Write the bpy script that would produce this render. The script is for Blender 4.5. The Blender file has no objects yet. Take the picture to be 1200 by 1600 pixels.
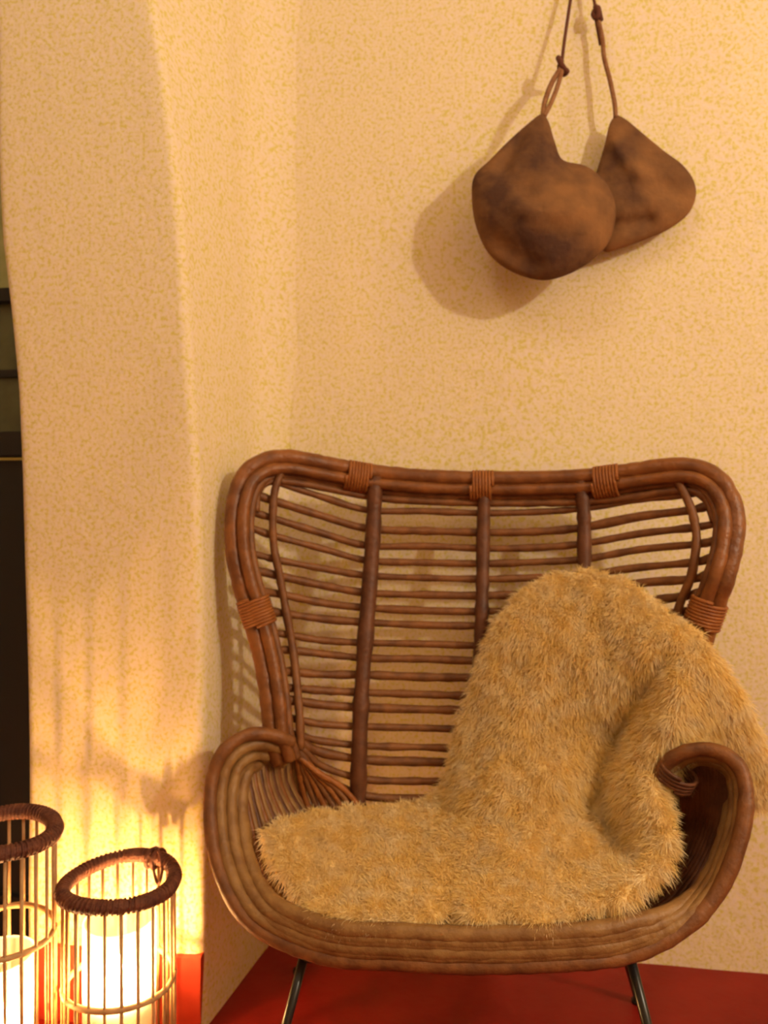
import bpy, math, random
import numpy as np
from mathutils import Vector, noise
random.seed(7); rng = np.random.default_rng(7)
scene = bpy.context.scene

# ------------------------------------------------------------ camera
F = 1155.0; YAW = math.radians(8); CY = -1.87; CZ = 1.1
SN, CS = math.sin(YAW), math.cos(YAW)
cam = bpy.data.cameras.new('camera'); camo = bpy.data.objects.new('camera', cam)
scene.collection.objects.link(camo); scene.camera = camo
camo.location = (0, CY, CZ); camo.rotation_euler = (math.pi/2, 0, YAW)
cam.sensor_fit = 'HORIZONTAL'; cam.sensor_width = 36; cam.lens = 36*F/1200; cam.clip_start = .02
cam.dof.use_dof = True; cam.dof.focus_distance = .9; cam.dof.aperture_fstop = 7.0

# ------------------------------------------------------------ light
w = bpy.data.worlds.new('world'); scene.world = w; w.use_nodes = True
w.node_tree.nodes['Background'].inputs[0].default_value = (1.0, .72, .45, 1)
w.node_tree.nodes['Background'].inputs[1].default_value = .02
ld = bpy.data.lights.new('room_lamp', 'POINT'); ld.energy = 117; ld.color = (1, .88, .69); ld.shadow_soft_size = .06
lo = bpy.data.objects.new('room_lamp', ld); lo.location = (2.1, -2.15, 2.38); scene.collection.objects.link(lo)
ld2 = bpy.data.lights.new('fill_light', 'POINT'); ld2.energy = 27; ld2.color = (1, .88, .69); ld2.shadow_soft_size = .35  # added soft fill to lift the shade, not a lamp of the room
lo2 = bpy.data.objects.new('fill_light', ld2); lo2.location = (-.6, -1.9, 3.1); scene.collection.objects.link(lo2)
FLAME = 4000.0
scene.view_settings.view_transform = 'Standard'; scene.view_settings.look = 'None'
scene.view_settings.gamma = 1; scene.view_settings.use_curve_mapping = False
scene.view_settings.exposure = 0.08

# ------------------------------------------------------------ helpers
def P(px, py, Y):
    """world point seen at photo pixel (px,py) on the plane y=Y"""
    u = (px-600)/F; t = (Y-CY)/(CS+u*SN)
    return Vector((-SN*t+CS*u*t, Y, CZ-(py-800)/F*t))
def PZ(px, Y, z):
    p = P(px, 800, Y); p.z = z; return p
def tps(pts):
    pts = np.array(pts, float); n = len(pts); X = pts[:, :2]/1000; v = pts[:, 2]
    def k(r): return np.where(r > 1e-9, r*r*np.log(r+1e-12), 0)
    A = np.zeros((n+3, n+3)); D = np.linalg.norm(X[:, None]-X[None], axis=2)
    A[:n, :n] = k(D)+np.eye(n)*1e-4; A[:n, n] = 1; A[:n, n+1:] = X; A[n, :n] = 1; A[n+1:, :n] = X.T
    s = np.linalg.solve(A, np.concatenate([v, np.zeros(3)]))
    def f(px, py):
        q = np.stack([np.atleast_1d(px), np.atleast_1d(py)], 1)/1000.
        D = np.linalg.norm(q[:, None]-X[None], axis=2)
        r = k(D)@s[:n]+s[n]+q@s[n+1:]
        return r if np.ndim(px) else float(r[0])
    return f
def interp(tab, y):
    a = np.array(tab, float); return float(np.interp(y, a[:, 0], a[:, 1]))
def smooth(pts, n=8):
    pts = [Vector(p) for p in pts]
    e = [2*pts[0]-pts[1]]+pts+[2*pts[-1]-pts[-2]]; out = []
    for i in range(1, len(e)-2):
        a, b, c, d = e[i-1:i+3]
        for k in range(n):
            t = k/n
            out.append(.5*((2*b)+(c-a)*t+(2*a-5*b+4*c-d)*t*t+(3*b-3*c+d-a)*t**3))
    out.append(pts[-1]); return out
class MB:
    def __init__(s): s.v = []; s.f = []
    def tube(s, pts, r, seg=8, closed=False, wob=0):
        pts = [Vector(p) for p in pts]; n = len(pts); base = len(s.v)
        rs = r if isinstance(r, (list, tuple)) else [r]*n
        up = None
        for i, p in enumerate(pts):
            a = pts[(i-1) % n] if closed or i else pts[0]; b = pts[(i+1) % n] if closed or i < n-1 else pts[-1]
            t = (b-a).normalized()
            if up is None:
                up = Vector((0, 0, 1)) if abs(t.z) < .9 else Vector((1, 0, 0))
            up = (up-t*up.dot(t)).normalized(); sd = t.cross(up)
            rr = rs[i]*(1+(wob*noise.noise(p*60) if wob else 0))
            for k in range(seg):
                an = 2*math.pi*k/seg
                s.v.append(p+rr*(math.cos(an)*up+math.sin(an)*sd))
        m = n if closed else n-1
        for i in range(m):
            j = (i+1) % n
            for k in range(seg):
                l = (k+1) % seg
                s.f.append((base+i*seg+k, base+i*seg+l, base+j*seg+l, base+j*seg+k))
        if not closed:
            s.f.append(tuple(base+k for k in range(seg))[::-1]); s.f.append(tuple(base+(n-1)*seg+k for k in range(seg)))
        return s
    def lathe(s, prof, c, seg=24):
        base = len(s.v); c = Vector(c); n = len(prof)
        for (r, z) in prof:
            for k in range(seg):
                a = 2*math.pi*k/seg; s.v.append(c+Vector((r*math.cos(a), r*math.sin(a), z)))
        for i in range(n-1):
            for k in range(seg):
                l = (k+1) % seg
                s.f.append((base+i*seg+k, base+i*seg+l, base+(i+1)*seg+l, base+(i+1)*seg+k))
        return s
    def box(s, a, b):
        x0, y0, z0 = a; x1, y1, z1 = b; n = len(s.v)
        s.v += [Vector(q) for q in ((x0, y0, z0), (x1, y0, z0), (x1, y1, z0), (x0, y1, z0), (x0, y0, z1), (x1, y0, z1), (x1, y1, z1), (x0, y1, z1))]
        s.f += [tuple(n+i for i in q) for q in ((3, 2, 1, 0), (4, 5, 6, 7), (0, 1, 5, 4), (1, 2, 6, 5), (2, 3, 7, 6), (3, 0, 4, 7))]
        return s
    def build(s, name, mat, parent=None, flat=False):
        me = bpy.data.meshes.new(name); org = Vector((0, 0, 0))
        me.from_pydata([tuple(v) for v in s.v], [], s.f); me.materials.append(mat)
        if not flat: me.polygons.foreach_set('use_smooth', [True]*len(me.polygons))
        me.update(); o = bpy.data.objects.new(name, me); scene.collection.objects.link(o)
        if parent:
            o.parent = parent; o.matrix_parent_inverse = parent.matrix_world.inverted()
        return o
def empty(name, loc, label, cat, group=None):
    o = bpy.data.objects.new(name, None); o.location = loc; o.empty_display_size = .05
    o.matrix_world.translation = loc
    scene.collection.objects.link(o); bpy.context.view_layer.update()
    o['label'] = label; o['category'] = cat
    if group: o['group'] = group
    return o
def tag(o, label, cat, group=None):
    o['label'] = label; o['category'] = cat
    if group: o['group'] = group
    return o
def struct(o): o['kind'] = 'structure'; return o

# ------------------------------------------------------------ materials
def mat(name, c1, c2=None, scale=8, rough=.6, bump=0, bscale=60, stretch=(1, 1, 1), spec=.4, metal=0, c3=None):
    m = bpy.data.materials.new(name); m.use_nodes = True; nt = m.node_tree; b = nt.nodes['Principled BSDF']
    b.inputs['Roughness'].default_value = rough; b.inputs['Specular IOR Level'].default_value = spec
    b.inputs['Metallic'].default_value = metal; b.inputs['Base Color'].default_value = (*c1, 1)
    tc = nt.nodes.new('ShaderNodeTexCoord'); mp = nt.nodes.new('ShaderNodeMapping'); mp.inputs['Scale'].default_value = stretch
    nt.links.new(tc.outputs['Object'], mp.inputs['Vector'])
    if c2:
        n = nt.nodes.new('ShaderNodeTexNoise'); n.inputs['Scale'].default_value = scale; n.inputs['Detail'].default_value = 4
        r = nt.nodes.new('ShaderNodeValToRGB'); r.color_ramp.elements[0].color = (*c1, 1); r.color_ramp.elements[1].color = (*c2, 1)
        r.color_ramp.elements[0].position = .35; r.color_ramp.elements[1].position = .65
        if c3: e = r.color_ramp.elements.new(.5); e.color = (*c3, 1)
        nt.links.new(mp.outputs[0], n.inputs['Vector']); nt.links.new(n.outputs['Fac'], r.inputs[0]); nt.links.new(r.outputs[0], b.inputs['Base Color'])
    if bump:
        n2 = nt.nodes.new('ShaderNodeTexNoise'); n2.inputs['Scale'].default_value = bscale; n2.inputs['Detail'].default_value = 3
        bp = nt.nodes.new('ShaderNodeBump'); bp.inputs['Strength'].default_value = bump; bp.inputs['Distance'].default_value = .01
        nt.links.new(mp.outputs[0], n2.inputs['Vector']); nt.links.new(n2.outputs['Fac'], bp.inputs['Height']); nt.links.new(bp.outputs[0], b.inputs['Normal'])
    return m
def emis(name, col, s):
    m = bpy.data.materials.new(name); m.use_nodes = True; nt = m.node_tree; nt.nodes.clear()
    e = nt.nodes.new('ShaderNodeEmission'); e.inputs[0].default_value = (*col, 1); e.inputs[1].default_value = s
    o = nt.nodes.new('ShaderNodeOutputMaterial'); nt.links.new(e.outputs[0], o.inputs[0]); return m
def thin_glass(name, tint, refl=.1, frost=0):
    m = bpy.data.materials.new(name); m.use_nodes = True; nt = m.node_tree; nt.nodes.clear()
    t = nt.nodes.new('ShaderNodeBsdfTransparent'); t.inputs[0].default_value = (*tint, 1)
    g = nt.nodes.new('ShaderNodeBsdfGlossy'); g.inputs['Roughness'].default_value = .05
    mx = nt.nodes.new('ShaderNodeMixShader'); mx.inputs[0].default_value = refl
    o = nt.nodes.new('ShaderNodeOutputMaterial')
    if frost:
        tl = nt.nodes.new('ShaderNodeBsdfTranslucent'); tl.inputs[0].default_value = (.95, .93, .88, 1)
        m2 = nt.nodes.new('ShaderNodeMixShader'); m2.inputs[0].default_value = frost
        nt.links.new(t.outputs[0], m2.inputs[1]); nt.links.new(tl.outputs[0], m2.inputs[2]); t = m2
    nt.links.new(t.outputs[0], mx.inputs[1]); nt.links.new(g.outputs[0], mx.inputs[2]); nt.links.new(mx.outputs[0], o.inputs[0]); return m
M = dict(
    wall=mat('limewashed_plaster', (.70, .58, .17), (.81, .67, .58), 120, .9, .3, 25, spec=.1, c3=(.79, .65, .44)),
    floor=mat('red_waxed_floor', (.21, .007, .004), (.27, .012, .007), 6, .42, .1, 30, spec=.3),
    skirt=mat('red_painted_skirting', (.42, .03, .012), (.50, .05, .02), 12, .6, .1, 40),
    ceil=mat('ceiling_plaster', (.72, .62, .45), None, rough=.9),
    frame=mat('thick_rattan', (.14, .045, .012), (.26, .09, .022), 22, .42, .25, 90, (1, 1, 1)),
    slat=mat('thin_rattan', (.13, .045, .014), (.24, .09, .026), 30, .5, .2, 120),
    rib=mat('dark_rattan', (.085, .028, .012), (.15, .05, .018), 30, .5, .2, 120),
    bind=mat('rattan_binding', (.25, .075, .014), (.33, .11, .022), 40, .5, .3, 150),
    rim=mat('brown_rattan', (.20, .093, .03), (.31, .165, .055), 26, .48, .3, 90),
    metal=mat('black_iron', (.012, .01, .01), None, rough=.3, spec=.5),
    fur=mat('fleece', (.95, .74, .32), (.97, .83, .56), 30, .9, spec=.05, c3=(.96, .78, .42)),
    hide=mat('fleece_base', (.90, .68, .32), (.94, .75, .42), 25, .95, .4, 60, spec=.03),
    gourd=mat('dried_leathery_skin', (.085, .04, .025), (.25, .115, .045), 9, .85, .35, 45, spec=.1, c3=(.17, .08, .035)),
    cord=mat('brown_cord', (.22, .085, .03), (.30, .14, .06), 60, .8, .4, 200),
    knot=mat('dark_cord', (.11, .03, .015), None, rough=.8),
    cane=mat('wrapped_willow', (.085, .022, .012), (.16, .05, .025), 45, .7, .5, 150),
    stick=mat('willow_stick', (.40, .22, .09), (.52, .32, .15), 40, .6, .2, 120),
    wax=mat('candle_wax', (.9, .82, .62), None, rough=.5),
    wick=mat('wick', (.03, .02, .02), None, rough=.9),
    flame=emis('flame', (1, .56, .2), FLAME),
    glass=thin_glass('jar_glass', (.97, .97, .95), .08, .32),
    pane=mat('dusty_green_pane', (.05, .06, .028), (.085, .095, .045), 12, .25, spec=.6),
    olive=mat('pale_green_plaster', (.35, .36, .14), (.42, .42, .2), 20, .9),
    door=mat('black_door_paint', (.008, .008, .01), None, rough=.5),
    brass=mat('dull_brass', (.35, .3, .1), None, rough=.4, metal=.7),
)

nt = M['fur'].node_tree; pb = nt.nodes['Principled BSDF']; tr = nt.nodes.new('ShaderNodeBsdfTranslucent'); mx = nt.nodes.new('ShaderNodeMixShader'); mx.inputs[0].default_value = .4
src = pb.inputs['Base Color'].links[0].from_socket; nt.links.new(src, tr.inputs['Color'])
nt.links.new(pb.outputs[0], mx.inputs[1]); nt.links.new(tr.outputs[0], mx.inputs[2]); nt.links.new(mx.outputs[0], nt.nodes['Material Output'].inputs[0])

# ------------------------------------------------------------ room
def grid_wall(name, x0, x1, z0, z1, yf, nx, nz, m):
    b = MB()
    for j in range(nz+1):
        for i in range(nx+1):
            x = x0+(x1-x0)*i/nx; z = z0+(z1-z0)*j/nz
            b.v.append(Vector((x, yf(x, z), z)))
    for j in range(nz):
        for i in range(nx):
            a = j*(nx+1)+i; b.f.append((a, a+1, a+nx+2, a+nx+1))
    return struct(b.build(name, m))
H = 3.3
grid_wall('wall_back', -.60, 2.6, 0, H, lambda x, z: .007*noise.noise(Vector((x*1.6, 3, z*1.3)))+.003*noise.noise(Vector((x*6, 1, z*5))), 90, 90, M['wall'])
b = MB().box((-3, -4.4, -.1), (2.7, .1, 0)); struct(b.build('floor', M['floor'], flat=True))
b = MB().box((-3, -4.4, H), (2.7, .1, H+.1)); struct(b.build('ceiling', M['ceil'], flat=True))
b = MB().box((2.6, -4.4, 0), (2.7, .1, H)); struct(b.build('wall_right', M['wall'], flat=True))
b = MB().box((-3.1, -4.4, 0), (-3, .1, H)); struct(b.build('wall_left', M['wall'], flat=True))
b = MB().box((-3, -4.5, 0), (2.7, -4.4, H)); struct(b.build('wall_front', M['wall'], flat=True))
b = MB().box((-3, -.05, 1.668), (-.7, .05, H)).box((-3, -.05, 0), (-2.05, .05, 1.668)); struct(b.build('wall_rear', M['olive'], flat=True))

# thick adobe wall end between the chair niche and the door
YP = -.375
EDGE = [(-200, 226), (0, 240), (78, 254), (195, 269), (350, 284), (470, 291), (700, 306), (780, 311), (1000, 316), (1300, 319), (1600, 319)]
LEFT = [(-200, -14), (200, -8), (360, 0), (480, 13), (600, 24), (730, 29), (960, 34), (1250, 40), (1600, 41)]
def edge_x(tab, z):
    # pixel row at which height z is met on the face
    py = 800+(CZ-z)*F/1.58
    return P(interp(tab, max(py, -250)), 800, YP).x
b = MB(); nz = 70; prof_n = None
for j in range(nz+1):
    z = H*j/nz
    xr = edge_x(EDGE, z); xl = edge_x(LEFT, z); xi = -.552-.03*min(z, 2.2)
    pr = []
    R = .07+.045*min(z, 2.2)                                             # inner fillet against the niche wall
    for k in range(9):
        a = math.pi/2*k/8
        pr.append((xi+R-R*math.sin(a), .006-R+R*math.cos(a)))
    r = .022
    for k in range(1, 9):
        t = k/9; pr.append((xi+(xr-xi)*t, (.012-R)+((YP+r)-(.012-R))*t))
    for k in range(7):
        a = math.pi/2*k/6
        pr.append((xr-r+r*math.cos(a), YP+r-r*math.sin(a)))
    for k in range(1, 14):
        t = k/14; pr.append((xr-r+(xl+r-xr+r)*t, YP))
    for k in range(7):
        a = math.pi/2*k/6
        pr.append((xl+r-r*math.sin(a), YP+r-r*math.cos(a)))
    pr.append((xl-.005, -.2)); pr.append((xl-.01, .04))
    prof_n = len(pr)
    for (x, y) in pr:
        n1 = noise.noise(Vector((x*3, y*3, z*2)))*.004
        b.v.append(Vector((x+n1, y+n1, z)))
for j in range(nz):
    for k in range(prof_n-1):
        a = j*prof_n+k; b.f.append((a+1, a, a+prof_n, a+prof_n+1))
struct(b.build('wall_middle', M['wall']))
# red painted skirting on the front face of that wall end
zt = .163; x0 = edge_x(LEFT, 0)+.02; x1 = edge_x(EDGE, 0)-.004
b = MB(); n = 40
for i in range(n+1):
    x = x0+(x1-x0)*i/n; t = zt+.003*noise.noise(Vector((x*14, 0, 0)))
    b.v += [Vector((x, YP-.010, 0)), Vector((x, YP-.010, t-.004)), Vector((x, YP-.004, t)), Vector((x, YP+.012, t))]
for i in range(n):
    for k in range(3):
        a = i*4+k; b.f.append((a, a+4, a+5, a+1))
b.f.append((n*4, n*4+3, n*4+2, n*4+1))
struct(b.build('baseboard_left', M['skirt'], flat=True))

# dark glazed door left of the wall end
d = bpy.data.objects.new('door_1', None); scene.collection.objects.link(d); d.location = (-1.6, -.12, 0); struct(d)
bpy.context.view_layer.update()
DX0, DX1, DY = -2.05, -1.10, -.12
MB().box((DX0, DY-.03, 1.635), (DX1, DY+.06, 1.668)).build('lintel', M['door'], d, True)
for x in (DX0, DX1-.035, -1.60): MB().box((x, DY-.015, 0), (x+.05, DY+.03, 1.635)).build('stile', M['door'], d, True)
for z, h in ((1.445, .018), (1.245, .06), (.0, .12)): MB().box((DX0, DY-.016, z), (DX1, DY+.03, z+h)).build('rail', M['door'], d, True)
for (z0, z1) in ((1.463, 1.635), (1.305, 1.445)):
    for (xa, xb) in ((DX0+.05, -1.60), (-1.55, DX1-.035)):
        MB().box((xa, DY+.0, z0), (xb, DY+.006, z1)).build('pane', M['pane'], d, True)
for (xa, xb) in ((DX0+.05, -1.60), (-1.55, DX1-.035)):
    MB().box((xa, DY+.0, .12), (xb, DY+.012, 1.245)).build('panel', M['door'], d, True)
MB().box((DX0+.05, DY-.02, 1.232), (DX1-.035, DY-.012, 1.238)).build('brass_strip', M['brass'], d, True)

# ------------------------------------------------------------ chair
chair = empty('rattan_armchair', PZ(750, -.38, 0), 'wide winged rattan armchair of bundled brown canes on black iron legs', 'armchair')
Yb = tps([(393, 780, -.27), (410, 915, -.29), (443, 1047, -.31), (458, 1160, -.34), (430, 800, -.24), (440, 920, -.255), (460, 1040, -.28),
          (577, 770, -.15), (570, 1000, -.21), (562, 1250, -.27), (750, 779, -.12), (745, 1000, -.18), (745, 1250, -.25),
          (912, 784, -.15), (912, 1000, -.21), (912, 1250, -.27), (1080, 780, -.24), (1082, 900, -.27), (1062, 1040, -.30),
          (1120, 812, -.27), (1096, 904, -.29), (1060, 1047, -.33), (1050, 1160, -.37)])
FO = [(448, 1190), (436, 1150), (430, 1090), (420, 1030), (405, 970), (388, 915), (376, 860), (375, 800), (387, 755), (412, 732), (450, 726), (510, 736), (577, 748),
      (660, 756), (742, 759), (830, 759), (912, 756), (980, 748), (1040, 740), (1085, 741), (1118, 760), (1137, 800), (1136, 850), (1122, 905), (1100, 965), (1084, 1020), (1072, 1080), (1062, 1140), (1060, 1200)]
def bundle(path, offs, rads, mats, name, ysh, cent=(750, 1000), n=8, Yf=None):
    """parallel canes beside a path of (px,py,Y); offsets in photo pixels toward the inside"""
    pp = smooth([Vector(q) for q in path], n)
    for off, r, m, ys in zip(offs, rads, mats, ysh):
        pts = []
        for i, q in enumerate(pp):
            a = pp[max(i-1, 0)]; c = pp[min(i+1, len(pp)-1)]
            t = (c-a); L = math.hypot(t.x, t.y) or 1
            nx, ny = -t.y/L, t.x/L
            ow, off = off, off
            if name == 'rim_cane':
                f = min(1, max(0, (q.x-990)/100)); off = 24+(off-24)*(1-.5*f); ys2 = ys*(1+.7*f)
            else: ys2 = ys
            kk = min(1, max(0, (1470-q.y)/200)) if name == 'rim_cane' else 1
            pts.append(P(q.x+nx*off, q.y+ny*off, q.z+ys2*kk)); off = ow
        MB().tube(pts, r, 10, wob=.12).build(name, m, chair)
path = [(x, y, Yb(x, y)-.012) for x, y in FO]
# path runs clockwise (left bottom, over the top, right bottom): the inside is at + normal
bundle(path, [-11, 6, 17, 1], [.0185, .0135, .0095, .012], [M['frame'], M['frame'], M['slat'], M['frame']], 'frame_cane', [0, -.010, .006, .022])
pp = smooth([Vector(q) for q in path], 8)
def wrap_at(pp, px, py, rad, length, m, name='binding', tilt=0):
    i = min(range(len(pp)), key=lambda k: (pp[k].x-px)**2+(pp[k].y-py)**2)
    a = P(*pp[max(i-2, 0)]); c = P(*pp[min(i+2, len(pp)-1)]); o = P(*pp[i]); t = (c-a).normalized()
    up = Vector((0, -1, 0)); up = (up-t*up.dot(t)).normalized(); sd = t.cross(up)
    pts = []; turns = int(length/.0065); N = turns*14
    for k in range(N+1):
        an = 2*math.pi*k/14
        pts.append(o+t*(length*(k/N-.5))+rad*(math.cos(an)*up*.78+math.sin(an)*sd*1.0))
    MB().tube(pts, .0042, 5).build(name, m, chair)
for (x, y, ln) in ((560, 748, .055), (757, 760, .05), (950, 752, .055), (402, 955, .06), (1103, 955, .055)):
    wrap_at(pp, x, y, .034, ln, M['bind'])

# ribs
ribs = [([(586, 745), (583, 830), (577, 920), (570, 1010), (564, 1100), (561, 1180), (560, 1250)], .018, M['rib']),
        ([(757, 755), (755, 830), (754, 900), (752, 980), (748, 1060), (745, 1150), (742, 1250)], .0155, M['rib']),
        ([(908, 752), (912, 800), (913, 860), (912, 940), (908, 1050), (904, 1150), (900, 1250)], .0155, M['rib']),
        ([(440, 735), (428, 775), (427, 845), (437, 900), (447, 955), (457, 1010), (463, 1060), (468, 1120), (470, 1170)], .0095, M['slat']),
        ([(1058, 748), (1078, 790), (1086, 820), (1088, 850), (1080, 900), (1062, 945), (1050, 1000), (1044, 1080), (1040, 1170)], .0095, M['slat'])]
for q, r, m in ribs:
    pts = [P(x, y, Yb(x, y)-.016) for x, y in q]
    if r > .01:   # runs on under the seat to the front rim
        x = q[-1][0]
        pts += [P(x+2, 1330, -.33), P(x+4, 1400, -.42), P(x+6, 1460, -.53), P(x+8, 1488, -.63)]
    MB().tube(smooth(pts, 6), r, 8, wob=.2).build('rib', m, chair)
# slats of the back
YM = [797, 827, 852, 876, 900, 926, 951, 973, 1004, 1028, 1054, 1083, 1105, 1135, 1166, 1188, 1219, 1245]
LL = [44, 44, 42, 40, 26, 26, 20, 14, 12, 10, 4, 6, 9, 11, 15, 29, 50, 66]
LR = [28, 34, 30, 28, 26, 24, 22, 18, 14, 10, 5, 5, 8, 10, 14, 25, 40, 55]
XL = [(740, 402), (790, 388), (850, 392), (915, 402), (960, 416), (1047, 434), (1120, 448), (1180, 456)]
XR = [(760, 1108), (812, 1126), (856, 1120), (904, 1103), (956, 1080), (1050, 1064), (1150, 1054), (1200, 1050)]
RL = [(775, 428), (845, 427), (900, 437), (955, 447), (1010, 457), (1060, 463), (1120, 468), (1170, 472)]
RR = [(790, 1076), (820, 1083), (850, 1092), (900, 1080), (945, 1062), (1000, 1050), (1080, 1044), (1170, 1040)]
slat_ends = []
for k, y in enumerate(YM):
    j = lambda s: random.uniform(-s, s)
    yl = y-LL[k]; yr = y+4-LR[k]
    yle = yl-min(12, LL[k]*.35); yre = yr-min(10, LR[k]*.3)
    q = [(interp(XL, yle), yle), (interp(RL, yl), yl+j(2)), (505, y-LL[k]*.42+j(2)), (575, y+j(1)), (665, y+3+j(1.5)), (753, y+5), (835, y+3+j(1.5)), (912, y-2+j(1)), (1000, y-LR[k]*.55+j(2)), (interp(RR, yr), yr+j(2)), (interp(XR, yre), yre)]
    pts = smooth([P(x, yy, Yb(x, yy)+.002) for x, yy in q], 5)
    MB().tube(pts, random.uniform(.0082, .0102), 7, wob=.25).build('slat', M['slat'], chair)
# rods fanning out of the waist down into the seat
for sx, w0, cx0 in ((1, 458, 0), (-1, 1046, 0)):
    for k in range(7):
        bx = 478+14*k if sx > 0 else 1022-14*k
        q = [(w0, 1150+4*k, -.335), ((w0*.62+bx*.38), 1190+3*k, -.325), ((w0*.25+bx*.75), 1232, -.31), (bx+sx*8, 1275, -.31), (bx+sx*30, 1330, -.35)]
        MB().tube(smooth([P(*a) for a in q], 5), .0072, 7, wob=.25).build('fan_rod', M['slat'] if k % 2 else M['bind'], chair)
# second hoop of thinner cane just under the top rail
hoop = [(400, 800), (404, 768), (425, 752), (480, 757), (577, 776), (660, 783), (752, 786), (835, 786), (912, 784), (980, 778), (1040, 768), (1085, 768), (1106, 785), (1116, 815)]
MB().tube(smooth([P(x, y, Yb(x, y)-.006) for x, y in hoop], 6), .009, 8, wob=.2).build('inner_hoop', M['slat'], chair)

# seat rim with arms
RIM = [(448, 1182, -0.37), (420, 1172, -0.4), (392, 1172, -0.43), (366, 1192, -0.46), (354, 1230, -0.48), (353, 1280, -0.51), (362, 1340, -0.54), (388, 1400, -0.575), (430, 1440, -0.6), (520, 1473, -0.63), (620, 1480, -0.645), (750, 1485, -0.65), (900, 1479, -0.645), (982, 1467, -0.63), (1057, 1429, -0.61), (1105, 1375, -0.585), (1133, 1305, -0.56), (1142, 1250, -0.535), (1135, 1212, -0.51), (1109, 1196, -0.485), (1077, 1198, -0.47), (1055, 1216, -0.455), (1053, 1250, -0.44)]
# this path runs anticlockwise: inside is at - normal
bundle(RIM, [-25, -9, 8, 24], [.0135, .0125, .0125, .0135], [M['slat'], M['rim'], M['rim'], M['rim']][::-1], 'rim_cane', [.052, .030, .012, 0])
bundle(RIM, [2, -14], [.014, .013], [M['rim'], M['rim']], 'rim_cane', [.034, .048])
rp = smooth([Vector(q) for q in RIM], 8)
wrap_at(rp, 1060, 1214, .034, .03, M['rib'])
# side shells of close rods, arm down into the seat
for i in range(19):
    t = -.24+1.24*i/18
    top = (380+72*t, 1184-6*t, -.44+.07*t)
    top = (top[0]+6, top[1]+2, top[2]+.01)
    q = [top, (392+70*t, 1230-2*t, -.455+.10*t), (408+92*t, 1290-8*t, -.475+.13*t), (432+125*t, 1360-20*t, -.51+.13*t), (470+150*t, 1425-25*t, -.57+.10*t), (540+160*t, 1470-20*t, -.61+.04*t)]
    MB().tube(smooth([P(a[0], a[1], a[2]+.05) for a in q], 6), .0075, 7, wob=.25).build('side_rod', M['rib'] if i % 4 == 3 else M['frame'] if i % 2 else M['rim'], chair)
for i in range(19):
    t = -.24+1.24*i/18
    top = (1124-70*t, 1180+6*t, -.495+.03*t)
    q = [top, (1130-76*t, 1238+6*t, -.498+.05*t), (1124-82*t, 1305-4*t, -.505+.09*t), (1098-92*t, 1370-20*t, -.53+.10*t), (1052-110*t, 1425-28*t, -.57+.08*t), (980-140*t, 1465-20*t, -.61+.03*t)]
    MB().tube(smooth([P(a[0]+6, a[1], a[2]+.05) for a in q], 6), .0078, 7, wob=.25).build('side_rod', M['rib'], chair)  # all dark rattan here: shade inside the right arm is put into the colour
# seat cross rods under the fleece
for i in range(9):
    t = i/8; Y = -.30-.31*t; py = 1335+140*t
    MB().tube(smooth([P(470+5*i, py-30*(1-t*.6), Y), P(620, py+8, Y), P(760, py+10, Y), P(900, py+8, Y), P(1035-5*i, py-30*(1-t*.6), Y)], 5), .007, 7).build('seat_rod', M['slat'], chair)
# iron legs and the iron ring that joins them
legs = [((474, -.585, 1497), (398, -.64)), ((985, -.585, 1497), (1080, -.64)), ((520, -.30, 1400), (467, -.15)), ((950, -.30, 1400), (997, -.15))]
for (a, c) in legs:
    p0 = P(a[0], a[2], a[1]); p1 = PZ(c[0], c[1], .006)
    MB().tube([p0, p0.lerp(p1, .5), p1], .0085, 10).build('leg', M['metal'], chair)
    MB().lathe([(.0, 0), (.014, 0), (.014, .008), (.0, .012)], PZ(c[0], c[1], 0), 12).build('foot', M['metal'], chair)
tops = [P(a[0], a[2]+0, a[1]) for a, c in legs]
order = [tops[0], tops[1], tops[3], tops[2]]
MB().tube(order, .008, 8, closed=True).build('leg_frame', M['metal'], chair)

# ------------------------------------------------------------ sheepskin
POLY = [(402, 1300), (425, 1282), (470, 1268), (530, 1260), (600, 1258), (660, 1248), (695, 1215), (708, 1150), (725, 1090), (748, 1020), (772, 965), (812, 920), (862, 893), (920, 886), (978, 900), (1028, 935), (1062, 965), (1098, 985), (1116, 1018), (1146, 1051), (1176, 1106), (1201, 1176), (1222, 1240), (1195, 1264), (1160, 1262), (1120, 1245), (1085, 1228), (1048, 1222), (1050, 1260), (1060, 1310), (1052, 1360), (1020, 1385), (975, 1421), (940, 1424), (900, 1442), (850, 1452), (800, 1442), (760, 1449), (725, 1444), (708, 1428), (690, 1443), (650, 1455), (600, 1451), (530, 1448), (480, 1431), (450, 1390), (430, 1370), (415, 1335)]
Yf = tps([(400, 1300, -.46), (440, 1395, -.56), (480, 1440, -.61), (600, 1456, -.635), (720, 1456, -.64), (900, 1447, -.635), (980, 1425, -.62), (1045, 1370, -.56), (1060, 1290, -.50),
          (520, 1264, -.34), (600, 1260, -.30), (690, 1240, -.29), (600, 1350, -.46), (850, 1350, -.50), (1000, 1340, -.52), (960, 1300, -.42), (450, 1320, -.46), (930, 1230, -.37), (1010, 1230, -.44),
          (730, 1100, -.255), (770, 980, -.235), (850, 900, -.20), (920, 888, -.20), (1000, 915, -.25), (1090, 985, -.35), (850, 1050, -.29), (930, 980, -.28), (960, 1120, -.31), (920, 1180, -.33), (850, 1200, -.36), (1030, 1060, -.37), (1060, 1150, -.41),
          (1130, 1040, -.38), (1180, 1110, -.36), (1215, 1200, -.32), (1170, 1250, -.31), (1100, 1200, -.345), (760, 1250, -.38)])
PA = np.array(POLY, float)
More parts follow.
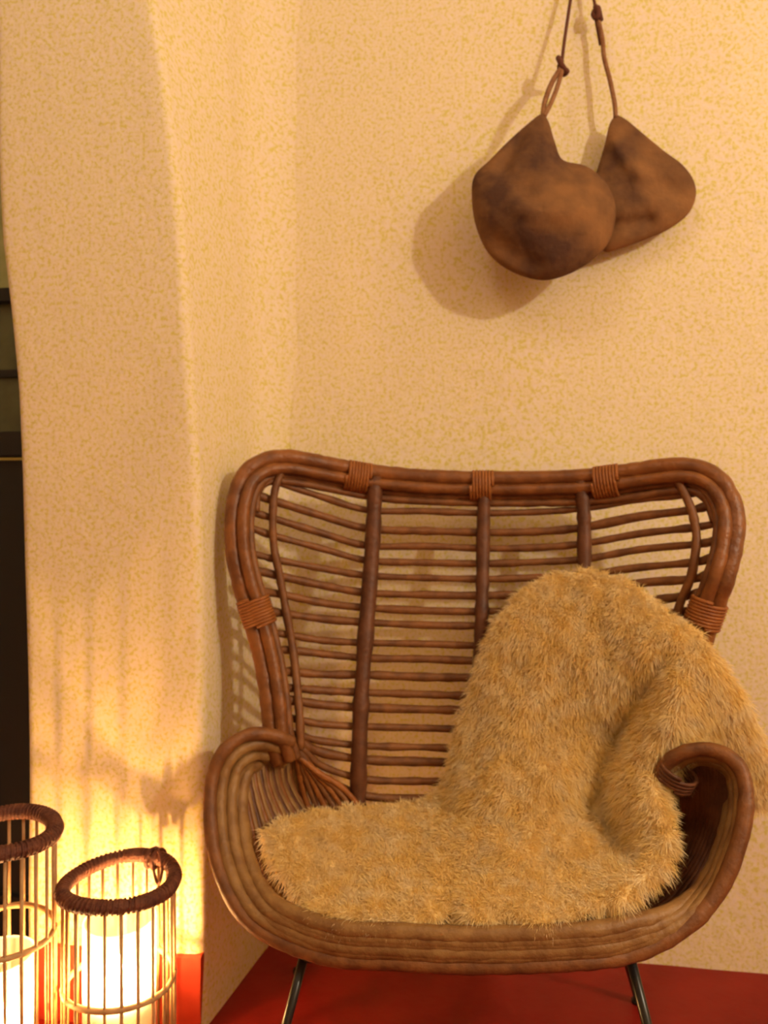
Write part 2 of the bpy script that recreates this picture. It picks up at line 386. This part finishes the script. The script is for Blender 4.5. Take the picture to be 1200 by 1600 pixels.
def inside(x, y):
    c = np.zeros(x.shape, bool); n = len(PA)
    for i in range(n):
        x1, y1 = PA[i]; x2, y2 = PA[(i+1) % n]
        cond = ((y1 > y) != (y2 > y)) & (x < (x2-x1)*(y-y1)/((y2-y1) or 1e-9)+x1)
        c ^= cond
    return c
def edist(x, y):
    d = np.full(x.shape, 1e9); n = len(PA)
    for i in range(n):
        a = PA[i]; e = PA[(i+1) % n]-a
        t = np.clip(((x-a[0])*e[0]+(y-a[1])*e[1])/(e@e), 0, 1)
        d = np.minimum(d, np.hypot(x-a[0]-t*e[0], y-a[1]-t*e[1]))
    return d
G = 6
gx = np.arange(390, 1240, G); gy = np.arange(870, 1475, G)
X, Y_ = np.meshgrid(gx, gy); x = X.ravel().astype(float); y = Y_.ravel().astype(float)
ins = inside(x, y); dist = edist(x, y)
prof = np.where(ins, np.sqrt(1-(1-np.minimum(dist/42, 1))**2), 0)
base = Yf(x, y)
lump = np.array([noise.noise(Vector((a/60, c/75, 0)))*.014+noise.noise(Vector((a/24, c/30, 5)))*.007 for a, c in zip(x, y)])
# valley where the skin folds between the back part and the part spilling over the arm
def valley(ax, ay, bx, by, wd, dp):
    ex, ey = bx-ax, by-ay; t = np.clip(((x-ax)*ex+(y-ay)*ey)/(ex*ex+ey*ey), 0, 1)
    dd = np.hypot(x-ax-t*ex, y-ay-t*ey); return dp*np.exp(-(dd/wd)**2)
val = valley(1040, 1030, 965, 1150, 20, .03)+valley(965, 1150, 930, 1260, 22, .03)+valley(930, 1260, 985, 1335, 24, .035)+valley(690, 1262, 800, 1290, 18, .014)
yfr = base-.030*prof-(lump-val)*prof*-1*-1
yfr = base-.030*prof+(val+lump)*prof
ybk = base+.012*prof
def Pn(px, py, Yv):
    u = (px-600)/F; t = (Yv-CY)/(CS+u*SN)
    return np.stack([-SN*t+CS*u*t, Yv, CZ-(py-800)/F*t], 1)
pf = Pn(x, y, yfr); pb = Pn(x, y, ybk)
idx = -np.ones(len(x), int); NX = len(gx); quads = []
for j in range(len(gy)-1):
    for i in range(NX-1):
        q = (j*NX+i, j*NX+i+1, (j+1)*NX+i+1, (j+1)*NX+i)
        if ins[q[0]] and ins[q[1]] and ins[q[2]] and ins[q[3]]: quads.append(q)
used = sorted({v for q in quads for v in q}); mp = {v: k for k, v in enumerate(used)}; U = len(used)
verts = np.concatenate([pf[used], pb[used]])
faces = [(mp[q[0]], mp[q[3]], mp[q[2]], mp[q[1]]) for q in quads]+[(U+mp[q[0]], U+mp[q[1]], U+mp[q[2]], U+mp[q[3]]) for q in quads]
ec = {}
for q in quads:
    for a, c in ((q[0], q[3]), (q[3], q[2]), (q[2], q[1]), (q[1], q[0])): ec[(a, c)] = 1
for (a, c) in list(ec):
    if (c, a) not in ec: faces.append((mp[c], mp[a], U+mp[a], U+mp[c]))
skin = MB(); skin.v = [Vector(v) for v in verts]; skin.f = faces
ho = skin.build('sheepskin', M['hide'])
tag(ho, 'shaggy cream sheepskin draped over the seat and right side of the rattan armchair', 'sheepskin')
# long wool
vf = pf[used]; tri = []
for q in quads:
    a, c, d2, e = mp[q[0]], mp[q[3]], mp[q[2]], mp[q[1]]; tri += [(a, c, d2), (a, d2, e)]
tri = np.array(tri); A = vf[tri[:, 0]]; B = vf[tri[:, 1]]; C_ = vf[tri[:, 2]]
nr = np.cross(B-A, C_-A); ar = np.linalg.norm(nr, axis=1); nr = nr/ar[:, None]
NS = 190000
ti = rng.choice(len(tri), NS, p=ar/ar.sum()); r1 = np.sqrt(rng.random(NS)); r2 = rng.random(NS)
root = A[ti]*(1-r1)[:, None]+B[ti]*(r1*(1-r2))[:, None]+C_[ti]*(r1*r2)[:, None]; nrm = nr[ti]
cl = np.floor(root/.016); h = np.sin(cl@np.array([12.9898, 78.233, 37.719]))*43758.5453
def hsh(k): v = np.sin(h*k+k*7.1)*9731.7; return v-np.floor(v)-.5
clump = np.stack([hsh(1.3), hsh(2.1)*.3, hsh(3.7)], 1)
dirs = nrm*.75+clump*.6+rng.normal(0, .3, (NS, 3))+np.array([0, -.05, -.35])
dirs -= nrm*np.minimum((dirs*nrm).sum(1)-.25, 0)[:, None]
dirs /= np.linalg.norm(dirs, axis=1)[:, None]
L = rng.uniform(.014, .030, NS)[:, None]
droop = np.array([0, 0, -1.])*L*.35
side = np.cross(dirs, rng.normal(0, 1, (NS, 3))); side /= np.linalg.norm(side, axis=1)[:, None]
wd = .0007
root = root-nrm*.003
p1 = root+dirs*L*.5+droop*.25; p2 = root+dirs*L+droop
V = np.stack([root-side*wd, root+side*wd, p1-side*wd*.9, p1+side*wd*.9, p2], 1).reshape(-1, 3)
o5 = (np.arange(NS)*5)[:, None]
loops = np.concatenate([o5+np.array([[0, 1, 3, 2]]), o5+np.array([[2, 3, 4]])], 1).ravel()
me = bpy.data.meshes.new('fleece'); me.vertices.add(len(V)); me.vertices.foreach_set('co', V.ravel())
me.loops.add(len(loops)); me.loops.foreach_set('vertex_index', loops.astype(np.int32))
me.polygons.add(NS*2); st = np.stack([np.arange(NS)*7, np.arange(NS)*7+4], 1).ravel()
me.polygons.foreach_set('loop_start', st.astype(np.int32))
me.update(calc_edges=True); me.validate(); me.materials.append(M['fur'])
fo = bpy.data.objects.new('fleece', me); scene.collection.objects.link(fo); fo.parent = ho; fo['kind'] = 'stuff'

# ------------------------------------------------------------ hanging gourds
def pouch(name, out, cen, Yc, T, label, creases):
    th = empty(name, P(out[0][0], out[0][1], Yc), label, 'gourd', 'dried gourds hanging on the wall')
    op = smooth([Vector((a, c, 0)) for a, c in out]+[Vector((out[0][0], out[0][1], 0))], 5)[:-1]
    n = len(op); b = MB(); RN = 16
    for sgn in (-1, 1):
        for k in range(RN+1):
            s = math.sin(math.pi/2*k/RN)
            for i, q in enumerate(op):
                px = cen[0]+(q.x-cen[0])*s; py = cen[1]+(q.y-cen[1])*s
                taper = min(1, max(.12, (py-out[0][1])/150))
                dep = T*math.sqrt(max(0, 1-s*s))*taper**.7
                Yv = Yc+sgn*dep*(1 if sgn < 0 else .55)
                if sgn < 0:
                    for (ax, ay, bx, by, wd, dp) in creases:
                        ex, ey = bx-ax, by-ay; t = max(0, min(1, ((px-ax)*ex+(py-ay)*ey)/(ex*ex+ey*ey)))
                        dd = math.hypot(px-ax-t*ex, py-ay-t*ey); Yv += 1.7*dp*math.exp(-(dd/wd)**2)*math.sqrt(max(0, 1-s*s))
                    Yv += .005*noise.noise(Vector((px/30, py/30, 2)))*(1-s*s)
                b.v.append(P(px, py, Yv))
        o0 = 0 if sgn < 0 else (RN+1)*n
        for k in range(RN):
            for i in range(n):
                j = (i+1) % n; f = (o0+k*n+i, o0+k*n+j, o0+(k+1)*n+j, o0+(k+1)*n+i)
                b.f.append(f if sgn < 0 else f[::-1])
    b.build('body', M['gourd'], th)
    return th
g1 = pouch('dried_gourd', [(849, 176), (858, 192), (868, 225), (880, 250), (915, 259), (943, 280), (959, 310), (962, 338), (953, 375), (930, 403), (892, 427), (848, 438), (800, 425), (764, 397), (744, 355), (737, 310), (741, 275), (765, 250), (800, 215), (836, 184)],
           (848, 330), -.128, .07, 'brown dried gourd hanging in front, left of the pair, with round bulging face', [(812, 212, 785, 262, 10, .02), (868, 235, 900, 262, 12, .012), (770, 380, 830, 415, 22, .016), (820, 330, 900, 330, 20, -.008)])
g2 = pouch('dried_gourd', [(962, 178), (980, 188), (1004, 208), (1038, 236), (1066, 257), (1084, 282), (1087, 308), (1074, 336), (1042, 360), (1004, 376), (968, 389), (944, 393), (932, 372), (926, 330), (926, 290), (934, 262), (945, 225), (952, 195)],
           (990, 300), -.052, .042, 'brown dried gourd hanging behind, right of the pair, lobe pointing right', [(950, 354, 1012, 346, 12, .012), (960, 225, 1000, 270, 16, -.01), (1040, 290, 1060, 300, 18, .01)])
# cords and knots, up to one nail out of view
MB().tube(smooth([P(848, 182, -.125), P(851, 160, -.11), P(862, 130, -.10), P(878, 104, -.07)], 6), [.0062]*19, 7).build('cord', M['cord'], g1)
MB().tube(smooth([P(850, 182, -.128), P(861, 160, -.115), P(871, 135, -.105), P(879, 106, -.072)], 6), .0056, 7).build('cord', M['cord'], g1)
MB().tube(smooth([P(877, 104, -.07), P(881, 70, -.06), P(886, 35, -.05), P(893, -10, -.04), P(905, -75, -.028)], 6), .0042, 7).build('cord', M['knot'], g1)
MB().tube(smooth([P(872, 90, -.07), P(876, 98, -.082), P(882, 108, -.078), P(886, 112, -.065), P(880, 116, -.06), P(874, 106, -.07), P(878, 94, -.075)], 5), .0062, 8).build('knot', M['knot'], g1)
MB().tube(smooth([P(962, 184, -.052), P(960, 160, -.055), P(953, 125, -.048), P(944, 90, -.042), P(941, 60, -.04), P(934, 28, -.038)], 6), .0055, 7).build('cord', M['cord'], g2)
MB().tube(smooth([P(938, 70, -.035), P(931, 30, -.036), P(929, 5, -.034), P(922, -25, -.03), P(907, -75, -.026)], 6), .0036, 7).build('cord', M['knot'], g2)
MB().tube(smooth([P(930, 10, -.04), P(935, 18, -.048), P(932, 28, -.045), P(927, 22, -.04), P(934, 12, -.04), P(939, 32, -.04)], 5), .0062, 8).build('knot', M['knot'], g2)
nl = empty('wall_nail', P(906, -78, 0), 'iron nail high in the wall that the gourd cords hang from', 'nail')
c = P(906, -78, -.02)
MB().tube([Vector((c.x, .01, c.z)), Vector((c.x, -.045, c.z+.004))], .004, 8).build('shank', M['metal'], nl)
MB().tube([Vector((c.x, -.045, c.z+.004)), Vector((c.x, -.049, c.z+.004))], .008, 10).build('head', M['metal'], nl)

# ------------------------------------------------------------ lanterns
def lantern(px, t, r, zr, zm, zf, label, ph, tube_r, knot):
    u = (px-600)/F; cx = -SN*t+CS*u*t; cy = CY+t*(CS+u*SN)
    th = empty('willow_lantern', (cx, cy, 0), label, 'lantern', 'willow stick lanterns on the floor by the wall')
    def ring(z, rad, tr, name, m, wrap=True):
        pts = []; N = 72
        for k in range(N):
            a = 2*math.pi*k/N
            pts.append(Vector((cx+rad*math.cos(a), cy+rad*math.sin(a), z+.004*math.sin(a*2+px))))
        o = MB().tube(pts, tr, 9, closed=True, wob=.25).build(name, m, th)
        if wrap:
            turns = 74; q = []
            for k in range(turns*8):
                a = 2*math.pi*k/(turns*8); bb = 2*math.pi*k/8
                rr = rad+(tr+.0002)*math.cos(bb)
                q.append(Vector((cx+rr*math.cos(a), cy+rr*math.sin(a), z+.004*math.sin(a*2+px)+(tr+.0002)*math.sin(bb))))
            MB().tube(q, .0026, 5, closed=True).build('wrapping', m, o)
    ring(zr, r, tube_r, 'top_ring', M['cane'])
    ring(zm, r*.99, .0055, 'middle_ring', M['stick'], False)
    ring(.014, r, .008, 'bottom_ring', M['stick'], False)
    NR = 22
    for k in range(NR):
        a = 2*math.pi*(k+ph)/NR; rr = r*random.uniform(.97, 1.01); j = random.uniform(-.02, .02)
        MB().tube([Vector((cx+rr*math.cos(a+j), cy+rr*math.sin(a+j), .006)), Vector((cx+r*math.cos(a), cy+r*math.sin(a), zm)), Vector((cx+r*math.cos(a+j*.5), cy+r*math.sin(a+j*.5), zr))], random.uniform(.0029, .0037), 6).build('stick', M['stick'], th)
    MB().lathe([(0, .0), (r-.004, .0), (r-.004, .008), (0, .008)], (cx, cy, .001), 32).build('base_plate', M['cane'], th)
    if knot is not None:
        kx, ky = cx+r*math.cos(knot), cy+r*math.sin(knot)
        rad = Vector((math.cos(knot), math.sin(knot), 0)); tg = Vector((-math.sin(knot), math.cos(knot), 0)); o = Vector((kx, ky, zr))
        q = [o+rad*((tube_r+.006)*math.cos(a))+Vector((0, 0, (tube_r+.006)*math.sin(a)))+tg*(a*.0022-.012) for a in [k*.5 for k in range(26)]]
        MB().tube(q, .0045, 6).build('knot', M['cane'], th)
        q = smooth([o+Vector((0, 0, .018)), o+Vector((.012, -.01, .022)), o+Vector((.03, -.03, -.002)), o+Vector((.026, -.04, -.03)), o+Vector((.008, -.02, -.02)), o+Vector((-.004, -.006, .012))], 6)
        MB().tube(q, .0032, 6).build('tie_loop', M['cane'], th)
    # glass jar and candle stand inside: things of their own
    jar = empty('glass_jar', (cx, cy, .009), 'frosted glass candle jar inside the '+('shorter right' if px > 100 else 'taller left')+' willow lantern', 'jar')
    jr = r*.66; jh = zf+.075
    MB().lathe([(0, .001), (jr, .001), (jr, jh), (jr-.003, jh), (jr-.003, .004), (0, .004)], (cx, cy, .009), 32).build('jar_wall', M['glass'], jar)
    MB().tube([Vector((cx+(jr-.0015)*math.cos(a), cy+(jr-.0015)*math.sin(a), .009+jh)) for a in [2*math.pi*k/32 for k in range(32)]], .0024, 6, closed=True).build('jar_lip', M['glass'], jar)
    cd = empty('pillar_candle', (cx, cy, .014), 'lit pale pillar candle in the '+('shorter right' if px > 100 else 'taller left')+' willow lantern', 'candle')
    zc = zf-.032
    MB().lathe([(0, 0), (.034, 0), (.035, zc-.02), (.033, zc-.014), (.026, zc-.016), (.02, zc-.020), (0, zc-.020)], (cx, cy, .014), 28).build('wax', M['wax'], cd)
    MB().tube([Vector((cx, cy, zc-.008)), Vector((cx+.001, cy, zc+.012))], .0012, 6).build('wick', M['wick'], cd)
    MB().lathe([(.0, 0), (.004, .003), (.0072, .010), (.0066, .018), (.004, .028), (.0015, .037), (0, .042)], (cx, cy, zf-.024), 14).build('flame', M['flame'], cd)
lantern(187, 1.42, .1015, 1.1-577/F*1.42, 1.1-728/F*1.42, .235, 'shorter willow stick lantern with knotted dark rim, nearest the rattan armchair', .3, .0125, 1.32)
lantern(-2, 1.36, .0955, 1.1-500/F*1.37, 1.1-655/F*1.37, .20, 'taller willow stick lantern with dark rim, cut by the left edge', .0, .0135, None)
